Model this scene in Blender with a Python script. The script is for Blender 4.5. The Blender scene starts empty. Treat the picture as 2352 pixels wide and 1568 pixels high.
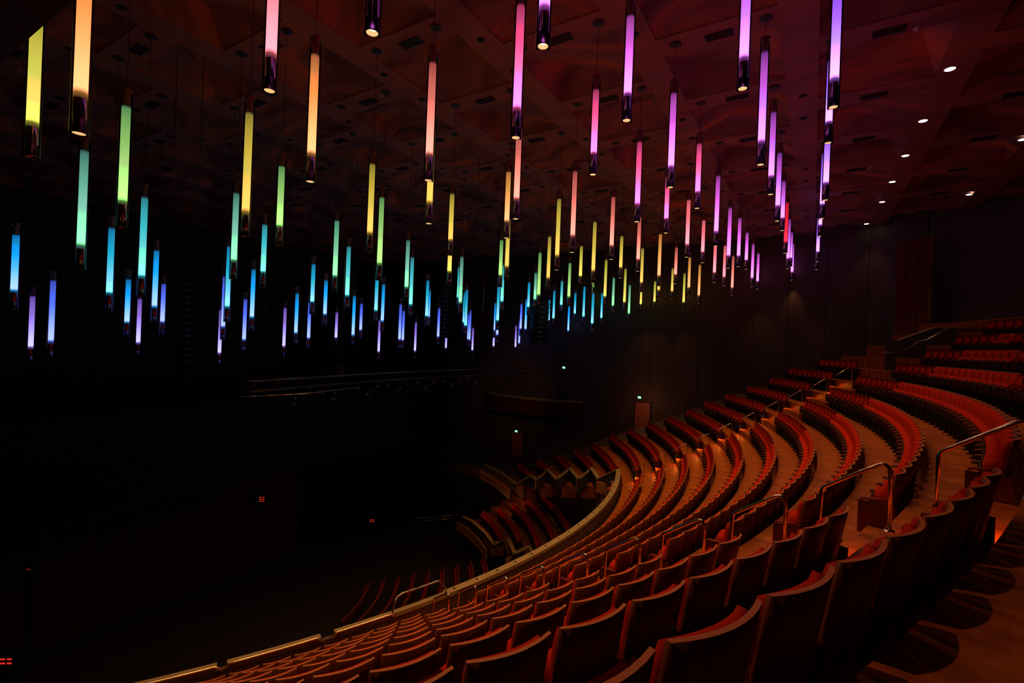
import bpy, bmesh, math, random
import numpy as np
from mathutils import Vector, Matrix
random.seed(7)
sc = bpy.context.scene
COL = sc.collection
PI = math.pi
# ---------------------------------------------------------------- camera
# hall frame: x runs along the hall axis towards the rear, y across it, origin = centre of the seating arcs
Z0 = 17.0                       # eye height above the stage floor
AX = math.radians(-31.5)
CAMP = Vector((30.655, -16.287, Z0))
FPX, PITCH, ROLL = 1116.1, 0.0016, 0.0390
cam = bpy.data.cameras.new('camera'); cam.sensor_width = 36; cam.lens = 36*FPX/2352
cam.clip_start = .05; cam.clip_end = 300
co = bpy.data.objects.new('camera', cam); COL.objects.link(co); sc.camera = co
def f2w(v): return Vector((v[0]*math.cos(AX)+v[1]*math.sin(AX), -v[0]*math.sin(AX)+v[1]*math.cos(AX), v[2]))
_r = Vector((1, 0, 0)); _f = Vector((0, math.cos(PITCH), math.sin(PITCH))); _u = Vector((0, -math.sin(PITCH), math.cos(PITCH)))
_x = f2w(_r*math.cos(ROLL)+_u*math.sin(ROLL)); _y = f2w(-_r*math.sin(ROLL)+_u*math.cos(ROLL)); _z = -f2w(_f)
co.matrix_world = Matrix(((_x.x, _y.x, _z.x, CAMP.x), (_x.y, _y.y, _z.y, CAMP.y), (_x.z, _y.z, _z.z, CAMP.z), (0, 0, 0, 1)))
# ---------------------------------------------------------------- world, view
w = bpy.data.worlds.new('world'); sc.world = w; w.use_nodes = True
w.node_tree.nodes['Background'].inputs[0].default_value = (.5, .3, .2, 1)
w.node_tree.nodes['Background'].inputs[1].default_value = 0.0
sc.view_settings.view_transform = 'Standard'; sc.view_settings.look = 'None'
sc.view_settings.gamma = 1; sc.view_settings.exposure = 0; sc.view_settings.use_curve_mapping = False
cy = sc.cycles
cy.max_bounces = 5; cy.diffuse_bounces = 3; cy.glossy_bounces = 2; cy.transmission_bounces = 2; cy.transparent_max_bounces = 12
cy.caustics_reflective = False; cy.caustics_refractive = False; cy.sample_clamp_indirect = 3; cy.use_denoising = True; cy.use_adaptive_sampling = True; cy.adaptive_threshold = .02
SPOT_W = 190.0                  # the downlight in the foot of every pendant over the seats
SPOT_COL = (1.0, .50, .20)
STEP_W = 14.0                    # the little lights over the aisle steps
DOWN_W = 60.0
SPREAD = 118
def lamp(name, kind, loc, energy, color, parent=None, size=.05, rot=None, spot=None, blend=.4):
    d = bpy.data.lights.new(name, kind); d.energy = energy; d.color = color
    if kind in ('POINT', 'SPOT'): d.shadow_soft_size = size
    if kind == 'SPOT': d.spot_size = spot; d.spot_blend = blend
    if kind == 'AREA': d.size = size
    o = bpy.data.objects.new(name, d); COL.objects.link(o); o.location = loc
    if rot: o.rotation_euler = rot
    if parent: o.parent = parent
    return o
# ---------------------------------------------------------------- materials
def s2l(c): return tuple(((x/255)/12.92 if x/255 <= .04045 else ((x/255+.055)/1.055)**2.4) for x in c)
def mat(name, base, rough=.6, metal=0.0, spec=.5, noise=None, nscale=8, stretch=(1, 1, 1), emit=None, estr=0, coat=0):
    m = bpy.data.materials.new(name); m.use_nodes = True; nt = m.node_tree; b = nt.nodes['Principled BSDF']
    b.inputs['Base Color'].default_value = (*base, 1); b.inputs['Roughness'].default_value = rough
    b.inputs['Metallic'].default_value = metal; b.inputs['Specular IOR Level'].default_value = spec
    if coat: b.inputs['Coat Weight'].default_value = coat
    if emit: b.inputs['Emission Color'].default_value = (*emit, 1); b.inputs['Emission Strength'].default_value = estr
    if noise:
        tc = nt.nodes.new('ShaderNodeTexCoord'); mp = nt.nodes.new('ShaderNodeMapping'); n = nt.nodes.new('ShaderNodeTexNoise')
        cr = nt.nodes.new('ShaderNodeValToRGB'); mp.inputs['Scale'].default_value = stretch
        n.inputs['Scale'].default_value = nscale; n.inputs['Detail'].default_value = 6
        nt.links.new(tc.outputs['Object'], mp.inputs['Vector']); nt.links.new(mp.outputs[0], n.inputs['Vector'])
        nt.links.new(n.outputs['Fac'], cr.inputs[0]); nt.links.new(cr.outputs[0], b.inputs['Base Color'])
        cr.color_ramp.elements[0].position = .32; cr.color_ramp.elements[1].position = .68
        cr.color_ramp.elements[0].color = (*base, 1); cr.color_ramp.elements[1].color = (*noise, 1)
    return m
M = {}
M['back_wood'] = mat('back_wood', (.09, .019, .003), .45, noise=(.15, .034, .006), nscale=3, stretch=(9, 9, 1), spec=.15)
M['edge_wood'] = mat('edge_wood', (.42, .12, .022), .45, spec=.25)
M['pan_wood'] = mat('pan_wood', (.028, .008, .003), .6, spec=.06)
M['red'] = mat('red_fabric', (.40, .017, .003), .9, spec=.05)
M['arm'] = mat('arm_wood', (.16, .016, .006), .4, spec=.2)
M['end_panel'] = mat('end_panel', (.07, .008, .003), .5, spec=.08)
M['metal_dark'] = mat('metal_dark', (.03, .03, .03), .4, metal=.6)
M['chrome'] = mat('chrome', (.48, .38, .33), .18, metal=1)
M['brass'] = mat('brass', (.85, .60, .30), .32, metal=1)
M['can_chrome'] = mat('can_chrome', (.50, .34, .52), .16, metal=1)
M['cap_metal'] = mat('cap_metal', (.30, .07, .05), .45, metal=.3)
M['wall_wood'] = mat('wall_wood', (.05, .024, .010), .6, noise=(.08, .040, .018), nscale=2.0, stretch=(1, 1, .15))
M['wall_dark'] = mat('wall_dark', (.030, .018, .012), .7)
M['black'] = mat('black_paint', (.006, .006, .006), .8)
M['pale_wood'] = mat('pale_wood', (.22, .155, .05), .5, noise=(.29, .20, .065), nscale=2, stretch=(1, 1, 6))
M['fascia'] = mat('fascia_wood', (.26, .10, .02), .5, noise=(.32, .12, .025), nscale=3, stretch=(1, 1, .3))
M['fascia_lit'] = mat('fascia_orange', (.40, .13, .025), .5)  # brighter copy of the fascia timber, lamplight put into the colour
M['dark_recess'] = mat('dark_recess', (.035, .018, .010), .7)  # dark timber tone, the shade below the cappings put into the colour
M['hole'] = mat('hole', (.008, .006, .006), .8)
M['vent'] = mat('vent', (.03, .018, .014), .6)
M['canopy'] = mat('canopy', (.035, .035, .04), .5)
M['detector'] = mat('detector', (.7, .6, .6), .4)
M['door_wood'] = mat('door_wood', (.34, .085, .035), .5)
M['carpet'] = mat('carpet', (.045, .018, .010), .95)  # dark tone for the unlit landings, shade put into the colour
M['tier_carpet'] = mat('tier_carpet', (.11, .020, .006), .9)
M['curtain'] = mat('curtain', (.34, .10, .04), .9)
M['yellow_wood'] = mat('yellow_wood', (.52, .36, .14), .5)
# parquet floor
def floor_mat():
    m = mat('floor_timber', (.34, .135, .035),   .5, spec=.12); nt = m.node_tree; b = nt.nodes['Principled BSDF']
    tc = nt.nodes.new('ShaderNodeTexCoord'); sep = nt.nodes.new('ShaderNodeSeparateXYZ'); at = nt.nodes.new('ShaderNodeMath'); at.operation = 'ARCTAN2'
    nt.links.new(tc.outputs['Object'], sep.inputs[0]); nt.links.new(sep.outputs[1], at.inputs[0]); nt.links.new(sep.outputs[0], at.inputs[1])
    ln = nt.nodes.new('ShaderNodeVectorMath'); ln.operation = 'LENGTH'; nt.links.new(tc.outputs['Object'], ln.inputs[0])
    cb = nt.nodes.new('ShaderNodeCombineXYZ'); nt.links.new(at.outputs[0], cb.inputs[0]); nt.links.new(ln.outputs['Value'], cb.inputs[1])
    mp = nt.nodes.new('ShaderNodeMapping'); mp.inputs['Scale'].default_value = (220, 1.6, 1); nt.links.new(cb.outputs[0], mp.inputs[0])
    n = nt.nodes.new('ShaderNodeTexNoise'); n.inputs['Scale'].default_value = 1.0; n.inputs['Detail'].default_value = 4; nt.links.new(mp.outputs[0], n.inputs['Vector'])
    cr = nt.nodes.new('ShaderNodeValToRGB'); nt.links.new(n.outputs['Fac'], cr.inputs[0]); nt.links.new(cr.outputs[0], b.inputs['Base Color'])
    cr.color_ramp.elements[0].position = .3; cr.color_ramp.elements[1].position = .7
    cr.color_ramp.elements[0].color = (.16, .031, .0025, 1); cr.color_ramp.elements[1].color = (.38, .095, .008, 1)
    return m
M['floor'] = floor_mat()
# hand painted ceiling: swirling streaks of brown, orange and dark
def ceil_mat(name, dark, mid, hot):
    m = mat(name, mid, .75, spec=.2); nt = m.node_tree; b = nt.nodes['Principled BSDF']
    tc = nt.nodes.new('ShaderNodeTexCoord'); n1 = nt.nodes.new('ShaderNodeTexNoise'); n1.inputs['Scale'].default_value = .22; n1.inputs['Detail'].default_value = 2
    wv = nt.nodes.new('ShaderNodeTexNoise'); wv.inputs['Scale'].default_value = .8; wv.inputs['Detail'].default_value = 5
    mx = nt.nodes.new('ShaderNodeVectorMath'); mx.operation = 'MULTIPLY_ADD'; mx.inputs[1].default_value = (6, 6, 6)
    nt.links.new(tc.outputs['Object'], n1.inputs['Vector']); nt.links.new(n1.outputs['Color'], mx.inputs[0]); nt.links.new(tc.outputs['Object'], mx.inputs[2])
    mp = nt.nodes.new('ShaderNodeMapping'); mp.inputs['Scale'].default_value = (.25, 1.5, .5); nt.links.new(mx.outputs[0], mp.inputs[0]); nt.links.new(mp.outputs[0], wv.inputs['Vector'])
    cr = nt.nodes.new('ShaderNodeValToRGB'); e = cr.color_ramp.elements; e[0].position = .28; e[0].color = (*dark, 1); e[1].position = .74; e[1].color = (*hot, 1)
    k = e.new(.52); k.color = (*mid, 1)
    nt.links.new(wv.outputs['Fac'], cr.inputs[0]); nt.links.new(cr.outputs[0], b.inputs['Base Color'])
    return m
M['ceiling'] = ceil_mat('ceiling_paint', (.10, .06, .06), (.34, .155, .11), (.74, .21, .06))
M['beam'] = ceil_mat('beam_paint', (.25, .125, .105), (.38, .18, .13), (.52, .21, .11))
def glass_mat():
    m = bpy.data.materials.new('sleeve_glass'); m.use_nodes = True; nt = m.node_tree; nt.nodes.remove(nt.nodes['Principled BSDF'])
    t = nt.nodes.new('ShaderNodeBsdfTransparent'); g = nt.nodes.new('ShaderNodeBsdfGlossy'); g.inputs['Roughness'].default_value = .04
    lw = nt.nodes.new('ShaderNodeLayerWeight'); lw.inputs['Blend'].default_value = .25; mx = nt.nodes.new('ShaderNodeMixShader')
    t.inputs[0].default_value = (.97, .97, .97, 1)
    nt.links.new(lw.outputs['Fresnel'], mx.inputs[0]); nt.links.new(t.outputs[0], mx.inputs[1]); nt.links.new(g.outputs[0], mx.inputs[2])
    nt.links.new(mx.outputs[0], nt.nodes['Material Output'].inputs[0]); return m
M['glass'] = glass_mat()
# glowing tubes: top, middle and foot colour of each tint (sRGB as seen), the LEDs sit at the foot
TINT = {
 'yg': ('yellow-green', (128,124,34), (206,196,74), (250,246,120)), 'or': ('orange', (176,98,56), (244,160,80), (255,232,150)),
 'pk': ('salmon pink', (206,92,104), (250,120,130), (255,196,214)), 'gr': ('light green', (92,140,84), (144,200,106), (222,255,160)),
 'tg': ('pale teal', (66,118,106), (110,186,160), (176,255,226)), 'ye': ('yellow', (140,124,50), (212,182,66), (255,236,110)),
 'cy': ('cyan', (48,128,142), (60,196,208), (160,252,244)), 'cb': ('turquoise', (22,116,164), (24,178,216), (166,244,255)),
 'gt': ('sea green', (70,136,110), (112,196,146), (190,255,216)), 'bl': ('sky blue', (14,112,178), (20,178,250), (192,236,255)),
 'vi': ('lavender', (104,74,168), (152,118,226), (234,226,255)), 'in': ('indigo blue', (64,76,196), (90,122,250), (196,222,255)),
 'mg': ('magenta', (146,60,140), (234,98,232), (255,196,255)), 'sa': ('coral', (164,72,64), (228,118,104), (255,204,176)),
 'pm': ('hot pink', (172,54,96), (252,92,158), (252,176,255)), 'oy': ('golden orange', (178,112,52), (228,160,72), (255,222,150)),
 'mv': ('orchid purple', (126,52,142), (216,94,228), (255,194,255)), 'rd': ('red', (196,20,44), (236,30,52), (255,60,92)),
 'vm': ('violet', (104,62,168), (186,108,250), (252,220,255))}
def hot(c, k): return tuple(x*(k if x > .86 else 1) for x in s2l(c))
def tube_mat(key):
    nm, a, b_, c = TINT[key]; m = bpy.data.materials.new('glow_'+nm.replace(' ', '_')); m.use_nodes = True; nt = m.node_tree; b = nt.nodes['Principled BSDF']
    b.inputs['Base Color'].default_value = (.02, .02, .02, 1); b.inputs['Roughness'].default_value = .5
    tc = nt.nodes.new('ShaderNodeTexCoord'); sp = nt.nodes.new('ShaderNodeSeparateXYZ'); cr = nt.nodes.new('ShaderNodeValToRGB')
    nt.links.new(tc.outputs['Generated'], sp.inputs[0]); nt.links.new(sp.outputs[2], cr.inputs[0])
    e = cr.color_ramp.elements
    lo = s2l(b_); e[0].position = 0; e[0].color = (lo[0]*.05, lo[1]*.05, lo[2]*.05, 1); e[1].position = 1; t = s2l(a); e[1].color = (t[0]*.03, t[1]*.03, t[2]*.03, 1)
    for p, col in ((.035, tuple(x*.35 for x in lo)), (.07, hot(c, 2.3)), (.2, hot(tuple(.15*x+.85*y for x, y in zip(b_, c)), 2.1)), (.4, hot(tuple(.55*x+.45*y for x, y in zip(b_, c)), 2.0)), (.62, hot(b_, 1.8)), (.84, s2l(tuple((x+y)/2 for x, y in zip(a, b_)))), (.965, s2l(a))):
        k = e.new(p); k.color = (*col, 1)
    nt.links.new(cr.outputs[0], b.inputs['Emission Color']); b.inputs['Emission Strength'].default_value = 1
    return m
GLOW = {k: tube_mat(k) for k in TINT}
def emis(name, c, s): return mat(name, (.02, .02, .02), .5, emit=c, estr=s)
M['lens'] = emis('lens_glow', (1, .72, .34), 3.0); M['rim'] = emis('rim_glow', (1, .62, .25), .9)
M['lens_low'] = emis('lens_low', (1, .6, .35), .5); M['down'] = emis('downlight_glow', (1, .88, .72), 9)
M['step'] = emis('step_glow', (1, .30, .04), 2.0); M['exit'] = emis('exit_glow', (.25, 1, .62), 1.3); M['exit_w'] = emis('exit_white', (.75, 1, .85), 1.5)
M['led_red'] = emis('led_red', (1, .035, .02), .7)
# ---------------------------------------------------------------- mesh helpers
class MB:
    def __init__(s): s.v = []; s.f = []; s.m = []; s.sm = []
    def add(s, v, f, mi=0, smooth=False):
        n = len(s.v); s.v += [tuple(p) for p in v]; s.f += [tuple(i+n for i in q) for q in f]; s.m += [mi]*len(f); s.sm += [smooth]*len(f)
        return s
    def box(s, c, d, mi=0, rz=0):
        x, y, z = d[0]/2, d[1]/2, d[2]/2; cs, sn = math.cos(rz), math.sin(rz)
        v = [(c[0]+a*cs-b*sn, c[1]+a*sn+b*cs, c[2]+e) for a, b, e in ((-x,-y,-z),(x,-y,-z),(x,y,-z),(-x,y,-z),(-x,-y,z),(x,-y,z),(x,y,z),(-x,y,z))]
        return s.add(v, [(3,2,1,0),(4,5,6,7),(0,1,5,4),(1,2,6,5),(2,3,7,6),(3,0,4,7)], mi)
    def lathe(s, prof, n=16, mi=0, c=(0, 0, 0), smooth=True, close=False):
        v = []
        for r, z in prof:
            for k in range(n): a = 2*PI*k/n; v.append((c[0]+r*math.cos(a), c[1]+r*math.sin(a), c[2]+z))
        f = []
        for i in range(len(prof)-1):
            for k in range(n): k2 = (k+1) % n; f.append((i*n+k, i*n+k2, (i+1)*n+k2, (i+1)*n+k))
        if close: f.append(tuple(range(n-1, -1, -1))); f.append(tuple((len(prof)-1)*n+k for k in range(n)))
        return s.add(v, f, mi, smooth)
    def tube(s, pts, r, n=8, mi=0):
        pts = [Vector(p) for p in pts]; v = []
        for i, p in enumerate(pts):
            t = ((pts[min(i+1, len(pts)-1)]-pts[i]).normalized()+(pts[i]-pts[max(i-1, 0)]).normalized())
            t.normalize(); a = t.cross(Vector((0, 0, 1)))
            if a.length < .05: a = t.cross(Vector((1, 0.3, 0)))
            a.normalize(); b = t.cross(a)
            for k in range(n): q = 2*PI*k/n; v.append(p+a*(r*math.cos(q))+b*(r*math.sin(q)))
        f = [(i*n+k, i*n+(k+1) % n, (i+1)*n+(k+1) % n, (i+1)*n+k) for i in range(len(pts)-1) for k in range(n)]
        f += [tuple(range(n-1, -1, -1)), tuple((len(pts)-1)*n+k for k in range(n))]
        return s.add(v, f, mi, True)
    def ring(s, R0, R1, a0, a1, z0, z1, n, mi=0):
        v = []
        for i in range(n+1):
            a = a0+(a1-a0)*i/n
            for R, z in ((R0, z0), (R1, z0), (R1, z1), (R0, z1)): v.append((R*math.cos(a), R*math.sin(a), z))
        f = []
        for i in range(n):
            b = i*4
            for k in range(4): f.append((b+k, b+4+k, b+4+(k+1) % 4, b+(k+1) % 4))
        f += [(0, 1, 2, 3), (n*4+3, n*4+2, n*4+1, n*4)]
        return s.add(v, f, mi)
    def path(s, pts, d0, d1, z0s, z1s, mi=0):
        """upright slab following a plan polyline; d0,d1 offsets to the left of the path"""
        P = [Vector((p[0], p[1])) for p in pts]; v = []
        for i, p in enumerate(P):
            t = Vector((0, 0))
            if i: t += (P[i]-P[i-1]).normalized()
            if i < len(P)-1: t += (P[i+1]-P[i]).normalized()
            t.normalize(); nrm = Vector((-t.y, t.x))
            if 0 < i < len(P)-1:
                c = max(.5, nrm.dot(Vector((-(P[i]-P[i-1]).normalized().y, (P[i]-P[i-1]).normalized().x)))); nrm = nrm/c
            for d, z in ((d0, z0s[i]), (d1, z0s[i]), (d1, z1s[i]), (d0, z1s[i])): v.append((p.x+nrm.x*d, p.y+nrm.y*d, z))
        f = []
        for i in range(len(P)-1):
            b = i*4
            for k in range(4): f.append((b+k, b+4+k, b+4+(k+1) % 4, b+(k+1) % 4))
        n = len(P)-1; f += [(0, 1, 2, 3), (n*4+3, n*4+2, n*4+1, n*4)]
        return s.add(v, f, mi)
    def mesh(s, name, mats):
        me = bpy.data.meshes.new(name); me.from_pydata(s.v, [], s.f)
        for m_ in (mats if isinstance(mats, (list, tuple)) else [mats]): me.materials.append(m_)
        me.polygons.foreach_set('material_index', s.m); me.polygons.foreach_set('use_smooth', s.sm); me.update()
        bm = bmesh.new(); bm.from_mesh(me); bmesh.ops.recalc_face_normals(bm, faces=bm.faces); bm.to_mesh(me); bm.free()
        return me
    def obj(s, name, mats, parent=None, loc=None):
        return link(name, s.mesh(name, mats), parent, loc)
def link(name, data, parent=None, loc=None, rz=None):
    o = bpy.data.objects.new(name, data); COL.objects.link(o)
    if parent: o.parent = parent
    if loc is not None: o.location = loc
    if rz is not None: o.rotation_euler.z = rz
    return o
def tag(o, label=None, cat=None, group=None, kind=None):
    if label: o['label'] = label
    if cat: o['category'] = cat
    if group: o['group'] = group
    if kind: o['kind'] = kind
    return o
def thing(name, label, cat, loc=(0, 0, 0), rz=0, group=None):
    o = link(name, None, None, loc, rz); o.empty_display_size = .2; return tag(o, label, cat, group)
def struct(o): o['kind'] = 'structure'; return o
def pol(R, a, z=0): return Vector((R*math.cos(a), R*math.sin(a), z))
D = math.radians
ORD = ['zeroth','first','second','third','fourth','fifth','sixth','seventh','eighth','ninth','tenth','eleventh','twelfth','thirteenth','fourteenth','fifteenth','sixteenth','seventeenth','eighteenth','nineteenth','twentieth']
def ordn(n):
    if n <= 20: return ORD[n]
    t, u = divmod(n, 10); tens = {2: 'twenty', 3: 'thirty', 4: 'forty'}[t]
    return tens+'-'+ORD[u] if u else {2: 'twentieth', 3: 'thirtieth', 4: 'fortieth'}[t]
# ---------------------------------------------------------------- seating geometry
def RR(i): return 25.004+.981*(i-1)
def ZT(i):                       # height of a seat back's top
    if i >= 1: return Z0-6.010+.562*(i-1)+.0014*(i-1)**2
    return Z0+{0: -6.81, -1: -7.40, -2: -8.0, -3: -8.66, -4: -9.29}[i]
BH = .95
def FL(i): return ZT(i)-BH
WALL = 21.9                      # far side wall
NWALL = -18.6                    # near side wall
LATE = 15.95
def asl(R, lat): return math.asin(max(-1, min(1, lat/R)))
# ================================================================ STRUCTURE
# terraces, one floor per row
def walkway(i, fo, z):           # straight landing from row end to side wall, its shade put into the colour
    if i > 11: return
    xs = lambda k: math.sqrt((RR(k)+.05)**2-16.25**2)
    x1 = xs(i); x0 = xs(i-1) if i > -4 else 5.0; m2 = MB(); m2.box(((x0+x1)/2, (16.2+WALL-.05)/2, z-.4), (x1-x0-.004, WALL-.05-16.2, .8)); m2.obj('walkway_carpet', M['carpet'], fo)
for i in range(1, 17):
    R = RR(i); lo = asl(R, NWALL+.05); hi = asl(R, WALL-.05 if i < 11 else 18)
    r1 = R+.05 if i != 16 else R+3; r0 = R-.931
    if i == 1: hi = D(44)
    z = FL(min(i, 14)) if i <= 14 else FL(14)+.58*(i-14)
    mid = min(hi, asl(R, 16.25)); mb = MB(); mb.ring(r0, r1, lo, mid, z-.85, z, 64); fo = struct(mb.obj('floor', M['floor']))
    walkway(i, fo, z)
    if i <= 10:                  # the aisle steps, half a riser each
        for a0, a1 in ((D(-18.75), D(-15.7)), (D(16.1), D(20.1))):
            st = MB(); st.ring(R-.30, R+.049, a0, a1, z+.001, z+.284, 6); st.obj('step', M['floor'], fo)
SIDE = {0: (26.4, 41.6), -1: (31.0, 43.9), -2: (36.2, 46.8), -3: (41.4, 49.9), -4: (44.6, 53.6)}
for i in range(-4, 1):
    R = RR(i); mb = MB(); a0 = D({0: 22.5, -1: 28.7, -2: 33.6, -3: 39.3, -4: 42.9}[i]); z = FL(i)
    mid = min(D(66), D(SIDE[i][1]+.6)); mb.ring(R-.931, R+.05, a0, mid, z-.7, z, 16); fo = struct(mb.obj('floor', M['floor']))
    walkway(i, fo, z)
# stalls and stage floors, far below
mb = MB(); mb.box((6, 0, -.1), (70, 46, .2)); struct(mb.obj('floor', M['wall_dark']))
# walls
def wall(name, pts, z0, z1, m, panels=0, th=.3):
    mb = MB(); mb.path(pts, 0, th, [z0]*len(pts), [z1]*len(pts)); o = struct(mb.obj(name, m))
    if panels:                   # proud timber panels with joints between them
        for a, b in zip(pts[:-1], pts[1:]):
            A, B = Vector(a), Vector(b); L = (B-A).length; n = max(1, round(L/panels)); t = (B-A)/L; nr = Vector((-t.y, t.x))
            me = MB(); me.box((0, 0, 0), (L/n-.06, .06, z1-z0-.1)); me = me.mesh('panel', m)
            for k in range(n):
                c = A+t*(L*(k+.5)/n)-nr*.03*(1 if k % 2 else 1.6); p = link('panel', me, o, (c.x, c.y, (z0+z1)/2), math.atan2(t.y, t.x))
    return o
CZ = Z0+7.9
wall('wall_far', [(27.2, WALL), (-9, WALL)][::-1], 0, CZ+.8, M['wall_wood'], 3.6)
wall('wall_rear_corner', [(27.2, WALL), (33.6, 20.2), (38.5, 16.6), (41.2, 11.8), (42.4, 6)], Z0-8, CZ+.8, M['wall_wood'], 2.6)
wall('wall_rear', [(42.4, 6), (42.8, 0), (42.4, -8), (40, -19)], Z0-4, CZ+.8, M['wall_wood'], 4)
wall('wall_near', [(40, -19), (34, NWALL), (-9, NWALL)], 0, CZ+.8, M['wall_wood'], 0)
wall('wall_stage', [(-9, NWALL), (-9, WALL)], 0, CZ+.8, M['wall_dark'], 5)
# ceiling: lateral beams, short cross strips between them and a faceted, painted panel in every coffer
ROT = -.00465; PB = 3.575; NL = 3.473
def cl(x, y, z=0):
    dx, dy = x-30.655, y+16.287; c, s = math.cos(ROT), math.sin(ROT); return Vector((30.655+dx*c-dy*s, -16.287+dx*s+dy*c, z))
ceil = struct(link('ceiling', None, None, (0, 0, 0)))
mb = MB(); mb.box((16, 1.6, CZ+1.35), (54, 48, .2)); mb.obj('upper_slab', M['wall_dark'], ceil)
def cbox(x0, x1, y0, y1, z0, z1, name, m, parent, cut=None):
    v = [cl(x, y, z) for z in (z0, z1) for x, y in ((x0, y0), (x1, y0), (x1, y1), (x0, y1))]
    mb = MB(); mb.add(v, [(3,2,1,0),(4,5,6,7),(0,1,5,4),(1,2,6,5),(2,3,7,6),(3,0,4,7)]); return mb.obj(name, m, parent)
disc = MB().lathe([(.001, -.012), (.105, -.012), (.12, 0)], 16).mesh('hole_ring', M['hole'])
ventm = MB(); ventm.box((0, 0, 0), (.66, .30, .02))
for k in range(5): ventm.box((0, -.11+.055*k, -.013), (.62, .012, .01))
ventm = ventm.mesh('air_vent', M['vent'])
BX = [30.14+.0-PB*n for n in range(-3, 12)]
for n, bx in enumerate(BX):
    cbox(bx-.40, bx+.40, -19.2, WALL+1.2, CZ, CZ+.22, 'beam', M['beam'], ceil)
    if bx < 31 and bx > 2:
        for k in range(-3, 4):
            for q in (.91, 2.58):
                y = q+6.95*k
                if -15 < y < 21.5: link('lamp_opening', disc, ceil, cl(bx, y, CZ-.001))
    if n < len(BX)-1:
        x1, x0 = bx-.40, bx-PB+.40; par = (n-3) % 2; off = 0 if par == 0 else NL/2
        for k in range(-7, 8):
            yc = off+NL*k
            if yc < -17 or yc > 23: continue
            cbox(x0+.001, x1-.001, yc-.39, yc+.39, CZ+.004, CZ+.22, 'cross_strip', M['beam'], ceil)
            if x1 > 3 and yc < 21: link('air_vent', ventm, ceil, cl((x0+x1)/2+.05, yc+.12, CZ-.008), ROT)
            # coffer between this strip and the next
            y0, y1 = yc+.39, yc+NL-.39; ym = (y0+y1)/2; xm = (x0+x1)/2; zu = CZ+.05; s = 1 if (k+n) % 2 else -1
            ax_, ay_ = xm+.75*s, ym-.55*s
            mb = MB(); c = [cl(x0, y0, zu), cl(x1, y0, zu), cl(x1, y1, zu), cl(x0, y1, zu)]
            A = cl(ax_, ay_, zu+.6); B = cl(xm-.5*s, ym+.6*s, zu+.25)
            mb.add(c+[A, B], [(0, 1, 4), (1, 2, 4), (2, 5, 4), (2, 3, 5), (3, 0, 5), (0, 4, 5)] if s > 0 else [(2, 3, 4), (3, 0, 4), (0, 5, 4), (0, 1, 5), (1, 2, 5), (2, 4, 5)])
            mb.obj('coffer_panel', M['ceiling'], ceil)
# lower soffit along the near wall
mb = MB(); mb.box((19.5, -16.72, Z0+3.3), (17.0, 4.2, .5)); struct(mb.obj('ceiling', M['wall_dark']))
# smoke detectors
sd = MB().lathe([(.001, -.06), (.05, -.055), (.07, -.02), (.08, 0)], 12).mesh('smoke_detector', M['detector'])
for (x, y), lb in zip(((32.6, -1.45), (18.43, -5.15), (32.57, 8.78), (12.0, -11.8)), ('right of the violet tube row', 'left above the pale yellow tubes', 'beside the row of white downlights', 'at the far upper left')):
    tag(link('smoke_detector', sd, None, (x, y, CZ+.0)), 'small pale smoke detector on the ceiling '+lb, 'smoke detector', 'ceiling smoke detectors')
# ================================================================ DOWNLIGHTS over the rear seats
dl = MB(); dl.lathe([(.15, 0), (.155, -.015), (.12, -.02), (.115, 0)], 20); dlm = dl.mesh('trim_ring', M['detector'])
dg = MB(); dg.lathe([(.001, -.016), (.116, -.016)], 20); dgm = dg.mesh('lens', M['down'])
pos_ = [(33.66, 1.04), (33.62, 4.47), (33.6, 7.79), (33.58, 11.17), (33.56, 14.55), (33.3, 19.35), (36.9, 14.7), (36.85, 7.7)]
lbs = ['largest and nearest of the row on the right', 'second nearest in the row on the right', 'third nearest in the row on the right', 'fourth nearest in the row on the right', 'fifth nearest in the row on the right', 'farthest and smallest, by the rear corner', 'set apart above the upper right seats', 'at the right edge of the photo']
for (x, y), lb in zip(pos_, lbs):
    t = thing('recessed_downlight', 'round white ceiling downlight, '+lb, 'downlight', (x, y, CZ-.001), 0, 'white ceiling downlights')
    link('trim_ring', dlm, t); link('lens', dgm, t)
    lamp('bulb', 'SPOT', (0, 0, -.06), DOWN_W, (1, .6, .32), t, .08, None, D(110 if y < 14 else 60), .6)
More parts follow.
